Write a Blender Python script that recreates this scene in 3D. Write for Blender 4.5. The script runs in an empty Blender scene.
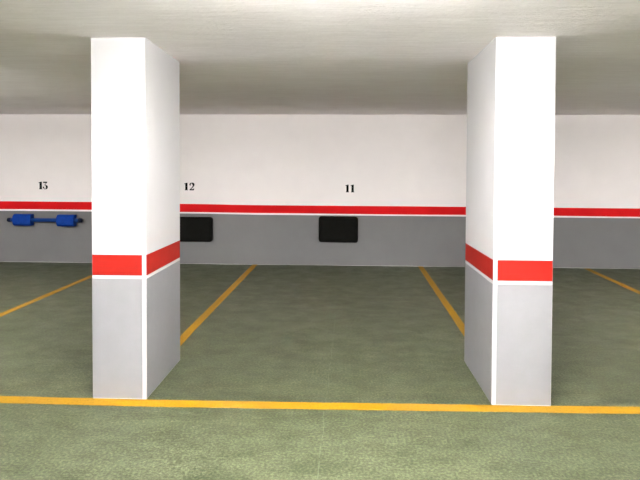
import bpy, bmesh, math, random
from mathutils import Vector, Matrix

C = bpy.context.scene.collection
random.seed(4)

# ------------------------------------------------------------------ measures (metres)
H = 2.40                      # room height
WALL_Y = 8.475                # end wall behind the bays
BACK_Y = -13.0                 # far side of the drive aisle
SIDE_L, SIDE_R = -10.0, 10.0

# ------------------------------------------------------------------ helpers
def link(o, parent=None):
    C.objects.link(o)
    if parent is not None:
        o.parent = parent
    return o


def obj(name, bm, mats, parent=None, smooth=False, loc=None):
    me = bpy.data.meshes.new(name)
    bmesh.ops.recalc_face_normals(bm, faces=bm.faces)
    bm.to_mesh(me)
    bm.free()
    for m in (mats if isinstance(mats, (list, tuple)) else [mats]):
        me.materials.append(m)
    if smooth:
        for p in me.polygons:
            p.use_smooth = True
    o = bpy.data.objects.new(name, me)
    link(o, parent)
    if loc is not None:
        o.location = loc
    return o


def tag(o, label=None, cat=None, group=None, kind=None):
    if label: o['label'] = label
    if cat: o['category'] = cat
    if group: o['group'] = group
    if kind: o['kind'] = kind
    return o


def thing(name, label, cat, loc, group=None, kind='thing'):
    o = bpy.data.objects.new(name, None)
    o.empty_display_size = 0.1
    o.location = loc
    link(o)
    return tag(o, label, cat, group, kind)


def box(bm, x0, x1, y0, y1, z0, z1, bevel=0.0, seg=2):
    r = bmesh.ops.create_cube(bm, size=1.0)
    vs = r['verts']
    for v in vs:
        v.co = Vector(((x0 + x1) / 2 + v.co.x * (x1 - x0), (y0 + y1) / 2 + v.co.y * (y1 - y0), (z0 + z1) / 2 + v.co.z * (z1 - z0)))
    if bevel > 0:
        es = list({e for v in vs for e in v.link_edges})
        bmesh.ops.bevel(bm, geom=es, offset=bevel, segments=seg, profile=0.5, affect='EDGES')


def extrude_poly(bm, pts, y0, y1):
    """closed outline in x,z extruded from y0 to y1"""
    a = [bm.verts.new((x, y0, z)) for x, z in pts]
    b = [bm.verts.new((x, y1, z)) for x, z in pts]
    n = len(pts)
    bm.faces.new(a)
    bm.faces.new(list(reversed(b)))
    for i in range(n):
        j = (i + 1) % n
        bm.faces.new((a[i], b[i], b[j], a[j]))


def prism_x(bm, prof, x0, x1, inset=0.0):
    """profile of (y,z) points swept along x, end faces drawn in by inset"""
    cy = sum(p[0] for p in prof) / len(prof)
    cz = sum(p[1] for p in prof) / len(prof)
    rings = []
    ins = [(x0, 1 - inset), (x0 + inset * 0.09, 1), (x1 - inset * 0.09, 1), (x1, 1 - inset)] if inset else [(x0, 1), (x1, 1)]
    for x, s in ins:
        rings.append([bm.verts.new((x, cy + (y - cy) * s, cz + (z - cz) * s)) for y, z in prof])
    n = len(prof)
    for r0, r1 in zip(rings, rings[1:]):
        for i in range(n):
            j = (i + 1) % n
            bm.faces.new((r0[i], r0[j], r1[j], r1[i]))
    bm.faces.new(list(reversed(rings[0])))
    bm.faces.new(rings[-1])


def circle(cy, cz, r, n=20, sy=1.0):
    return [(cy + r * sy * math.cos(2 * math.pi * k / n), cz + r * math.sin(2 * math.pi * k / n)) for k in range(n)]


def interp(tab, x):
    if x <= tab[0][0]: return tab[0][1]
    for (a, va), (b, vb) in zip(tab, tab[1:]):
        if x <= b:
            t = (x - a) / (b - a)
            t = t * t * (3 - 2 * t)
            return va + (vb - va) * t
    return tab[-1][1]

# ------------------------------------------------------------------ materials
def lin(c):
    return tuple(((v / 255) / 12.92 if v / 255 <= 0.04045 else ((v / 255 + 0.055) / 1.055) ** 2.4) for v in c)


class Mat:
    def __init__(self, name, rough=0.6, spec=0.5):
        self.m = bpy.data.materials.new(name)
        self.m.use_nodes = True
        self.t = self.m.node_tree
        self.b = self.t.nodes['Principled BSDF']
        self.b.inputs['Roughness'].default_value = rough
        self.b.inputs['Specular IOR Level'].default_value = spec
        self.tc = self.t.nodes.new('ShaderNodeTexCoord')

    def lk(self, a, b):
        self.t.links.new(a, b)

    def noise(self, scale, detail=3, rough=0.55, stretch=(1, 1, 1)):
        mp = self.t.nodes.new('ShaderNodeMapping')
        mp.inputs['Scale'].default_value = stretch
        self.lk(self.tc.outputs['Object'], mp.inputs['Vector'])
        n = self.t.nodes.new('ShaderNodeTexNoise')
        n.inputs['Scale'].default_value = scale
        n.inputs['Detail'].default_value = detail
        n.inputs['Roughness'].default_value = rough
        self.lk(mp.outputs[0], n.inputs['Vector'])
        return n.outputs['Fac']

    def ramp(self, fac, stops):
        r = self.t.nodes.new('ShaderNodeValToRGB')
        e = r.color_ramp.elements
        while len(e) < len(stops):
            e.new(0.5)
        for el, (p, c) in zip(e, stops):
            el.position = p
            el.color = (*c[:3], 1) if len(c) >= 3 else (c[0],) * 3 + (1,)
        self.lk(fac, r.inputs[0])
        return r.outputs[0]

    def mix(self, fac, a, b, mode='MIX'):
        n = self.t.nodes.new('ShaderNodeMix')
        n.data_type = 'RGBA'
        n.blend_type = mode
        for sock, v in ((n.inputs['Factor'], fac), (n.inputs['A'], a), (n.inputs['B'], b)):
            if isinstance(v, (int, float)):
                sock.default_value = v
            elif isinstance(v, tuple):
                sock.default_value = (*v[:3], 1)
            else:
                self.lk(v, sock)
        return n.outputs['Result']

    def math(self, op, a, b=None, c=None):
        n = self.t.nodes.new('ShaderNodeMath')
        n.operation = op
        for i, v in enumerate((a, b, c)):
            if v is None: continue
            if isinstance(v, (int, float)): n.inputs[i].default_value = v
            else: self.lk(v, n.inputs[i])
        return n.outputs[0]

    def base(self, c):
        if isinstance(c, tuple): self.b.inputs['Base Color'].default_value = (*c, 1)
        else: self.lk(c, self.b.inputs['Base Color'])

    def bump(self, h, strength, dist=0.01):
        n = self.t.nodes.new('ShaderNodeBump')
        n.inputs['Strength'].default_value = strength
        n.inputs['Distance'].default_value = dist
        self.lk(h, n.inputs['Height'])
        self.lk(n.outputs[0], self.b.inputs['Normal'])


def paint(name, rgb, vary=0.05, rough=0.55, scale=6, bump=0.15, stretch=(1, 1, 1), fine=90, spec=0.4):
    M = Mat(name, rough, spec)
    c = rgb
    lo = tuple(v * (1 - vary) for v in c)
    hi = tuple(min(1, v * (1 + vary)) for v in c)
    n = M.noise(scale, 5, 0.6, stretch)
    M.base(M.ramp(n, [(0.3, lo), (0.7, hi)]))
    M.bump(M.noise(fine, 3, 0.6, stretch), bump, 0.004)
    return M.m


WHITE = (0.83, 0.815, 0.80)
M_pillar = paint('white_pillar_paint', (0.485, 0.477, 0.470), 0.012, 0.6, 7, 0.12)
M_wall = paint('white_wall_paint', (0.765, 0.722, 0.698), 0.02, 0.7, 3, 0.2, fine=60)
M_red = paint('red_band_paint', (0.295, 0.0115, 0.0065), 0.06, 0.6, 9, 0.1, spec=0.15)
M_red_wall = paint('red_stripe_paint', (0.56, 0.0055, 0.007), 0.06, 0.7, 5, 0.1, spec=0.1)
M_grey = paint('grey_pillar_paint', (0.226, 0.223, 0.228), 0.035, 0.55, 8, 0.14)
M_grey_wall = paint('grey_dado_paint', (0.153, 0.151, 0.146), 0.03, 0.7, 3, 0.15, spec=0.2)
M_black_ink = paint('black_number_paint', (0.004, 0.004, 0.0035), 0.1, 0.8, spec=0.05)
M_pad = paint('black_rubber', (0.0045, 0.0045, 0.0035), 0.2, 0.8, 14, 0.25, spec=0.06)
M_blue = paint('blue_foam', (0.0015, 0.032, 0.22), 0.12, 0.7, 18, 0.25, spec=0.12)
M_blue_bar = paint('blue_tube_paint', (0.0015, 0.030, 0.15), 0.1, 0.55, 18, 0.1, spec=0.2)
M_dark_cap = paint('dark_end_cap', (0.002, 0.006, 0.022), 0.1, 0.6, spec=0.15)
M_housing = paint('white_enamel_housing', (0.8, 0.8, 0.8), 0.02, 0.4)

# ceiling: brushed plaster, streaks running along the bays' width
M = Mat('plaster_ceiling', 0.95, 0.05)
n1 = M.noise(2.2, 6, 0.65, (0.45, 1.8, 1))
n2 = M.noise(14, 5, 0.7, (0.35, 2.4, 1))
c1 = M.ramp(n1, [(0.3, (0.91, 0.86, 0.87)), (0.7, (0.95, 0.91, 0.92))])
c2 = M.ramp(n2, [(0.3, (0.91, 0.905, 0.90)), (0.65, (1, 1, 1))])
M.base(M.mix(1.0, c1, c2, 'MULTIPLY'))
M.bump(M.math('ADD', M.noise(9, 6, 0.7, (0.35, 2.6, 1)), M.noise(45, 4, 0.7, (0.6, 1.6, 1))), 0.4, 0.022)
M_ceiling = M.m

# floor: green painted concrete with worn flecks, large clouds and one hairline crack
M = Mat('green_concrete_floor', 0.5, 0.3)
big = M.noise(0.9, 4, 0.6)
mid = M.noise(5.5, 6, 0.7, (0.7, 1.3, 1))
fine = M.noise(64, 3, 0.7)
base = M.ramp(big, [(0.3, (0.051, 0.061, 0.0305)), (0.72, (0.068, 0.078, 0.042))])
mott = M.ramp(mid, [(0.30, (0.60, 0.64, 0.56)), (0.5, (0.99, 0.99, 0.98)), (0.72, (1.38, 1.33, 1.36))])
col = M.mix(1.0, base, mott, 'MULTIPLY')
fl = M.ramp(fine, [(0.34, (0.40, 0.43, 0.37)), (0.5, (1, 1, 1)), (0.66, (2.2, 2.1, 2.1))])
col = M.mix(0.85, col, fl, 'MULTIPLY')
sx = M.t.nodes.new('ShaderNodeSeparateXYZ')
M.lk(M.tc.outputs['Object'], sx.inputs[0])
wob = M.noise(2.5, 5, 0.7, (0, 1, 1))
cx = M.math('ADD', M.math('MULTIPLY_ADD', sx.outputs['Y'], 0.016, -0.196), M.math('MULTIPLY', wob, 0.06))
dist = M.math('ABSOLUTE', M.math('SUBTRACT', sx.outputs['X'], cx))
crack = M.math('LESS_THAN', dist, 0.0035)
crack = M.math('MULTIPLY', crack, M.math('LESS_THAN', sx.outputs['Y'], 5.6))
crack = M.math('MULTIPLY', crack, M.math('GREATER_THAN', M.noise(9, 3), 0.45))
col = M.mix(M.math('MULTIPLY', crack, 0.30), col, (0.17, 0.19, 0.13))
M.base(col)
rr = M.ramp(M.noise(4, 5, 0.7), [(0.3, (0.36,) * 3), (0.7, (0.55,) * 3)])
M.lk(rr, M.b.inputs['Roughness'])
M.bump(M.math('ADD', fine, M.math('MULTIPLY', mid, 0.6)), 0.3, 0.008)
M_floor = M.m

# yellow line paint with paler, worn stretches
M = Mat('yellow_line_paint', 0.6, 0.15)
w1 = M.ramp(M.noise(1.6, 5, 0.7), [(0.42, (0.31, 0.163, 0.003)), (0.66, (0.30, 0.165, 0.016))])
w2 = M.ramp(M.noise(60, 4, 0.7), [(0.34, (0.72, 0.72, 0.7)), (0.5, (1, 1, 1))])
M.base(M.mix(0.8, w1, w2, 'MULTIPLY'))
M.bump(M.noise(80, 3), 0.15, 0.003)
M_yellow = M.m


def emit(name, col, s):
    m = bpy.data.materials.new(name)
    m.use_nodes = True
    t = m.node_tree
    t.nodes.remove(t.nodes['Principled BSDF'])
    e = t.nodes.new('ShaderNodeEmission')
    e.inputs[0].default_value = (*col, 1)
    e.inputs[1].default_value = s
    t.links.new(e.outputs[0], t.nodes['Material Output'].inputs['Surface'])
    return m


def added_glow(strength):  # emission for the added, unseen lamps
    return emit('added_tube_glow', (1.0, 0.982, 0.995), strength)

# ------------------------------------------------------------------ the setting
def struct(name, bm, mat, parent=None):
    o = obj(name, bm, mat, parent)
    o['kind'] = 'structure'
    return o


bm = bmesh.new()
box(bm, SIDE_L - .2, SIDE_R + .2, BACK_Y - .2, WALL_Y + .2, -0.2, 0.0)
struct('floor', bm, M_floor)

# ceiling slab whose underside sags a centimetre over the bays
bm = bmesh.new()
ys = [BACK_Y - .2, 0, 3.3] + [3.5 + 0.1 * k for k in range(0, 9)] + [4.6, 5.0, 5.6, 6.4, 7.4, WALL_Y + .2]
sag = [(3.5, 0.0), (4.2, 0.012), (5.5, 0.012), (8.0, 0.0)]
top, bot = [], []
for x in (SIDE_L - .2, SIDE_R + .2):
    bot.append([bm.verts.new((x, y, H - interp(sag, y))) for y in ys])
    top.append([bm.verts.new((x, y, H + .25)) for y in (ys[0], ys[-1])])
for i in range(len(ys) - 1):
    bm.faces.new((bot[0][i], bot[0][i + 1], bot[1][i + 1], bot[1][i]))
bm.faces.new((top[0][0], top[1][0], top[1][1], top[0][1]))
bm.faces.new((top[0][0], bot[0][0], bot[1][0], top[1][0]))
bm.faces.new((top[0][1], top[1][1], bot[1][-1], bot[0][-1]))
bm.faces.new([top[0][0], top[0][1]] + list(reversed(bot[0])))
bm.faces.new([top[1][1], top[1][0]] + bot[1])
struct('ceiling', bm, M_ceiling)

RED_TOP = [(-10, .992), (-5.6, .989), (-4.1, .987), (-2.63, .967), (-1.175, .954), (.893, .953), (4.62, .945), (10, .942)]


def strip(bm, lo, hi, y0, y1, x0, x1, n=80):
    """paint layer on the end wall; lo and hi give its lower and upper edge along x"""
    f, b = [], []
    for k in range(n + 1):
        x = x0 + (x1 - x0) * k / n
        f.append((bm.verts.new((x, y0, lo(x))), bm.verts.new((x, y0, hi(x)))))
        b.append((bm.verts.new((x, y1, lo(x))), bm.verts.new((x, y1, hi(x)))))
    for k in range(n):
        bm.faces.new((f[k][0], f[k + 1][0], f[k + 1][1], f[k][1]))
        bm.faces.new((b[k][0], b[k][1], b[k + 1][1], b[k + 1][0]))
        bm.faces.new((f[k][1], f[k + 1][1], b[k + 1][1], b[k][1]))
        bm.faces.new((f[k][0], b[k][0], b[k + 1][0], f[k + 1][0]))
    for k in (0, n):
        bm.faces.new((f[k][0], f[k][1], b[k][1], b[k][0]))


bm = bmesh.new()
box(bm, SIDE_L, SIDE_R, WALL_Y, WALL_Y + .2, 0, H)
wall_back = struct('wall_back', bm, M_wall)
bm = bmesh.new()
strip(bm, lambda x: interp(RED_TOP, x) - .129 - .003 * math.sin(x * 1.7), lambda x: interp(RED_TOP, x), WALL_Y - .002, WALL_Y + .001, SIDE_L, SIDE_R)
o = struct('red_stripe', bm, M_red_wall, wall_back); o['label'] = 'red painted stripe'
bm = bmesh.new()
strip(bm, lambda x: .0025 + .001 * math.sin(x * 2.3), lambda x: interp(RED_TOP, x) - .154, WALL_Y - .002, WALL_Y + .001, SIDE_L, SIDE_R)
o = struct('grey_dado', bm, M_grey_wall, wall_back); o['label'] = 'grey painted lower wall'

for name, b in (('wall_front', (SIDE_L, SIDE_R, BACK_Y - .2, BACK_Y, 0, H)), ('wall_left', (SIDE_L - .2, SIDE_L, BACK_Y, WALL_Y, 0, H)), ('wall_right', (SIDE_R, SIDE_R + .2, BACK_Y, WALL_Y, 0, H))):
    bm = bmesh.new()
    box(bm, *b)
    struct(name, bm, M_wall)

# ------------------------------------------------------------------ pillars
def pillar(label, x0, x1, y0, y1, z_red, thick, inner):
    """inner = +1 when the corner nearest the middle bay is at x1, -1 when at x0"""
    root = thing('concrete_pillar', label, 'pillar', ((x0 + x1) / 2, (y0 + y1) / 2, 0))
    ox, oy = root.location.x, root.location.y
    X0, X1, Y0, Y1 = x0 - ox, x1 - ox, y0 - oy, y1 - oy
    bm = bmesh.new()
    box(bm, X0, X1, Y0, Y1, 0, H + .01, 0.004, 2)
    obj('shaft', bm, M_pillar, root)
    t = 0.0016
    small, strip_w = 0.0035, 0.026
    li, ri = (small, strip_w) if inner > 0 else (strip_w, small)

    def bands(z0, z1):
        b = bmesh.new()
        box(b, X0 + li, X1 - ri, Y0 - t, Y0 + t, z0, z1)                 # front face
        box(b, X0 + ri, X1 - li, Y1 - t, Y1 + t, z0, z1)                 # rear face
        box(b, X1 - t, X1 + t, Y0 + 0.005, Y1 - 0.008, z0, z1)           # side faces
        box(b, X0 - t, X0 + t, Y0 + 0.005, Y1 - 0.008, z0, z1)
        return b
    o = obj('red_band', bands(z_red - thick, z_red), M_red, root); o['label'] = 'red painted band'
    o = obj('grey_dado', bands(.007, z_red - .159), M_grey, root); o['label'] = 'grey painted lower panels'
    return root


pillar('white and grey pillar with red band, nearest the blue padded rail', -1.6716, -1.3073, 3.4748, 4.2119, .968, .137, 1)
pillar('white and grey pillar with red band, farther from the blue padded rail', .9773, 1.3599, 3.4985, 4.2976, .956, .135, -1)

# ------------------------------------------------------------------ yellow floor lines
def floor_line(label, pts, half, step=.2):
    """pts: centre points of a painted line; slightly uneven edges"""
    bm = bmesh.new()
    path = []
    for a, b in zip(pts, pts[1:]):
        a, b = Vector((*a, 0)), Vector((*b, 0))
        n = max(1, round((b - a).length / step))
        path += [a.lerp(b, k / n) for k in range(n)]
    path.append(Vector((*pts[-1], 0)))
    rows = []
    for k, p in enumerate(path):
        d = (path[min(k + 1, len(path) - 1)] - path[max(k - 1, 0)]).normalized()
        nrm = Vector((-d.y, d.x, 0))
        e1, e2 = random.uniform(-.0022, .0022), random.uniform(-.0022, .0022)
        q = [p + nrm * (half + e1), p - nrm * (half + e2)]
        rows.append([bm.verts.new((v.x, v.y, z)) for v in q for z in (0.0018, -0.001)])
    for r0, r1 in zip(rows, rows[1:]):
        for a, b in ((0, 2), (2, 3), (3, 1), (1, 0)):
            bm.faces.new((r0[a], r0[b], r1[b], r1[a]))
    for r in (rows[0], rows[-1]):
        bm.faces.new((r[0], r[2], r[3], r[1]))
    o = obj('parking_line', bm, M_yellow)
    return tag(o, label, 'line marking', 'yellow parking bay lines', 'thing')


floor_line('long yellow floor line running across in front of both pillars', [(-9.9, 3.46), (-2.24, 3.430), (-1.18, 3.424), (-.144, 3.434), (.88, 3.449), (1.885, 3.466), (9.9, 3.55)], .0495)
floor_line('yellow bay line left of space 11, running from behind the left pillar to the wall', [(-1.452, 4.21), (-1.450, 5.0), (-1.412, 8.472)], .042)
floor_line('yellow bay line right of space 11, running from behind the right pillar to the wall', [(1.149, 4.30), (1.222, 8.472)], .040)
floor_line('yellow bay line farthest left, on the floor between spaces 12 and 13', [(-3.575, 3.5), (-3.575, 8.472)], .042)
floor_line('yellow bay line farthest right, on the floor beyond the right pillar', [(3.60, 3.56), (3.795, 8.44)], .042)

# ------------------------------------------------------------------ painted numbers
def arc(cx, cz, rx, rz, a0, a1, n=12):
    return [(cx + rx * math.cos(math.radians(a0 + (a1 - a0) * k / n)), cz + rz * math.sin(math.radians(a0 + (a1 - a0) * k / n))) for k in range(n + 1)]


def ribbon(bm, path, widths, y0, y1):
    """2-D pen stroke with varying width"""
    L, R = [], []
    n = len(path)
    for i in range(n):
        a = Vector(path[max(0, i - 1)]); b = Vector(path[min(n - 1, i + 1)])
        d = (b - a).normalized(); nn = Vector((-d.y, d.x))
        t = i / (n - 1) * (len(widths) - 1)
        k = min(int(t), len(widths) - 2)
        w = widths[k] + (widths[k + 1] - widths[k]) * (t - k)
        p = Vector(path[i])
        L.append(p + nn * w / 2); R.append(p - nn * w / 2)
    for i in range(n - 1):
        extrude_poly(bm, [tuple(L[i]), tuple(L[i + 1]), tuple(R[i + 1]), tuple(R[i])], y0, y1)


def digit_mesh(d):
    """serif numeral in a box 1 high, about 0.6 wide, z from 0 to 1"""
    bm = bmesh.new()
    y0, y1 = -0.0016, 0.001
    if d == 1:
        extrude_poly(bm, [(.19, 0), (.61, 0), (.61, .07), (.55, .10), (.55, 1), (.43, 1), (.15, .90), (.15, .80), (.25, .83), (.25, .10), (.19, .07)], y0, y1)
    elif d == 2:
        ribbon(bm, [(.15, .66)] + arc(.36, .70, .23, .25, 170, -20, 14) + [(.52, .50), (.38, .33), (.16, .13)], [.13, .17, .10, .14, .27, .27, .17, .07], y0, y1)
        ribbon(bm, arc(.17, .70, .035, .04, 0, 360, 10), [.09, .09], y0, y1)
        extrude_poly(bm, [(.07, 0), (.62, 0), (.68, .27), (.60, .27), (.55, .18), (.09, .16)], y0, y1)
    else:   # flat-topped three
        extrude_poly(bm, [(.10, .83), (.10, 1), (.62, 1), (.62, .90), (.58, .83)], y0, y1)
        ribbon(bm, [(.57, .90), (.44, .74), (.31, .58)], [.07, .07], y0, y1)
        ribbon(bm, [(.30, .56)] + arc(.36, .29, .22, .25, 95, -150, 16), [.06, .10, .25, .25, .12, .07, .10], y0, y1)
        ribbon(bm, arc(.16, .26, .045, .05, 0, 360, 10), [.11, .11], y0, y1)
    bmesh.ops.remove_doubles(bm, verts=bm.verts, dist=1e-5)
    return bm


def number(label, digits, x, z, h, pitch, w=1.0):
    root = thing('bay_number', label, 'number', (x, WALL_Y, z), 'painted bay numbers on the end wall')
    for k, d in enumerate(digits):
        bm = digit_mesh(d)
        for v in bm.verts:
            v.co.x = v.co.x * h * w + k * pitch
            v.co.z *= h
        obj('digit', bm, M_black_ink, root)
    return root


number('black painted number 11 on the white wall', (1, 1), .010, 1.168, .124, .082)
number('black painted number 12 on the white wall', (1, 2), -2.576, 1.184, .124, .092, 1.02)
number('black painted number 13 on the white wall', (1, 3), -4.966, 1.187, .124, .078, 1.05)

# ------------------------------------------------------------------ black wall pads
def wall_pad(label, x0, x1, z0, z1, skew=0.0):
    root = thing('wall_pad', label, 'bumper pad', ((x0 + x1) / 2, WALL_Y, (z0 + z1) / 2), 'black bumper pads on the end wall')
    w, h = (x1 - x0) / 2, (z1 - z0) / 2
    r = .045
    def outline(dx, rad):
        pts = []
        for cx, cz, a in ((w - rad, h - rad, 0), (-w + rad, h - rad, 90), (-w + rad, -h + rad, 180), (w - rad, -h + rad, 270)):
            for k in range(7):
                t = math.radians(a + 15 * k)
                px, pz = cx + rad * math.cos(t), cz + rad * math.sin(t)
                pts.append((px * (1 - dx / w), pz * (1 - dx / h) + skew * px / w))
        return pts
    bm = bmesh.new()
    rings = []
    for y, dx in ((.0, .0), (-.030, .0), (-.038, .003), (-.043, .010), (-.044, .028), (-.0405, .032), (-.0405, .040), (-.044, .044)):
        rings.append([bm.verts.new((px, y, pz)) for px, pz in outline(dx, r)])
    n = len(rings[0])
    for r0, r1 in zip(rings, rings[1:]):
        for i in range(n):
            j = (i + 1) % n
            bm.faces.new((r0[i], r0[j], r1[j], r1[i]))
    bm.faces.new(rings[-1]); bm.faces.new(list(reversed(rings[0])))
    obj('rubber_sheet', bm, M_pad, root)
    return root


wall_pad('black rounded bumper pad on the grey wall below number 11', -.393, .232, .372, .785, -.004)
wall_pad('black rounded bumper pad on the grey wall below number 12', -2.715, -2.096, .362, .760)

# ------------------------------------------------------------------ blue padded rail
def padded_rail():
    zc = .694
    root = thing('padded_rail', 'blue rail with two padded blocks on the grey wall below number 13', 'wall bumper', (-4.822, WALL_Y, zc))
    X = lambda x: x + 4.80
    yc = -.075
    bm = bmesh.new()
    prism_x(bm, circle(yc, 0, .031, 20), X(-5.36), X(-4.22))
    obj('tube', bm, M_blue_bar, root, False)
    for a, b, dz in ((-5.285, -4.993, .002), (-4.569, -4.290, -.004)):
        hw, hh, ch = .060, .092, .034
        prof = [(yc - hw, dz - hh + ch), (yc - hw, dz + hh - ch), (yc - hw + ch, dz + hh), (yc + hw - .01, dz + hh), (yc + hw - .01, dz - hh), (yc - hw + ch, dz - hh)]
        bm = bmesh.new()
        prism_x(bm, prof, X(a), X(b), 0.05)
        obj('pad_block', bm, M_blue, root)
    for a, b in ((-5.395, -5.34), (-4.235, -4.18)):
        bm = bmesh.new()
        prism_x(bm, circle(yc, 0, .034, 18), X(a), X(b), 0.12)
        obj('end_cap', bm, M_dark_cap, root)
    for x in (-5.17, -4.44):
        bm = bmesh.new()
        box(bm, X(x) - .03, X(x) + .03, yc + .03, -.004, -.03, .03, .004)
        box(bm, X(x) - .05, X(x) + .05, -.012, 0, -.07, .07, .003)
        obj('wall_bracket', bm, M_dark_cap, root)
    return root


padded_rail()

# ------------------------------------------------------------------ added tube lights, all out of view, placed to match the lighting
def added_tube_light(label, x, y, strength, drop=0.0, rz=0.0):  # added lamp out of view; position and strength tuned for the lighting
    root = thing('unseen_tube_light', label, 'ceiling light', (x, y, H), 'unseen tube lights added to light the garage')
    root.rotation_euler.z = rz
    glow = added_glow(strength)
    bm = bmesh.new()
    box(bm, -.78, .78, -.05, .05, -.055 - drop, -drop, .006)
    obj('housing', bm, M_housing, root)
    for s in (-1, 1):
        bm = bmesh.new()
        prism_x(bm, circle(s * .038, -.085 - drop, .014, 12), -.74, .74)
        obj('tube', bm, glow, root)
        bm = bmesh.new()
        box(bm, s * .77 - .018, s * .77 + .018, -.06, .06, -.105 - drop, -.01 - drop, .005)
        obj('lamp_holder', bm, M_housing, root)
        if drop:
            bm = bmesh.new()
            box(bm, s * .5 - .006, s * .5 + .006, -.006, .006, -drop - .01, 0)
            obj('hanger_rod', bm, M_housing, root)
    return root


added_tube_light('unseen twin tube light, added just in front of the two pillars', 0, 1.6, 68)
added_tube_light('unseen twin tube light, added on rods over the drive aisle', 0, -2.2, 72, .25)  # unseen lamp added behind the camera to light the pillar fronts
for x, side in ((-1, 'left'), (1, 'right')):
    added_tube_light('unseen twin tube light, added over the %s end of the drive aisle' % side, 5.2 * x, .6, 10)
    added_tube_light('unseen twin tube light, added beyond the %s pillar, in line with it' % side, 4.9 * x, 3.6, 53, .12)  # unseen pair added beside the bays to lift end wall and ceiling

# ------------------------------------------------------------------ world, camera, view
w = bpy.data.worlds.new('World')
bpy.context.scene.world = w
w.use_nodes = True
w.node_tree.nodes['Background'].inputs[0].default_value = (0.02, 0.02, 0.02, 1)

f, cx, cy = 533.2869, 324.1111, 181.4251
p, yw, r = -0.0246, -0.0368, 0.0045
fwd = Vector((math.sin(yw) * math.cos(p), math.cos(yw) * math.cos(p), math.sin(p)))
right = Vector((math.cos(yw), -math.sin(yw), 0))
up = right.cross(fwd)
r2 = math.cos(r) * right + math.sin(r) * up
u2 = -math.sin(r) * right + math.cos(r) * up
cam = bpy.data.cameras.new('camera')
cam.sensor_fit = 'HORIZONTAL'
cam.sensor_width = 36
cam.lens = f * 36 / 640
cam.shift_x = (320 - cx) / 640
cam.shift_y = (cy - 240) / 640
cam.clip_start = 0.05
co = bpy.data.objects.new('camera', cam)
C.objects.link(co)
m = Matrix((r2, u2, -fwd)).transposed().to_4x4()
m.translation = (0, 0, 1.5483)
co.matrix_world = m
sc = bpy.context.scene
sc.camera = co
sc.view_settings.view_transform = 'Standard'
sc.view_settings.look = 'None'
sc.view_settings.gamma = 1
sc.view_settings.use_curve_mapping = False
sc.view_settings.exposure = 3.54
sc.cycles.max_bounces = 14
sc.cycles.diffuse_bounces = 8
sc.cycles.use_denoising = True
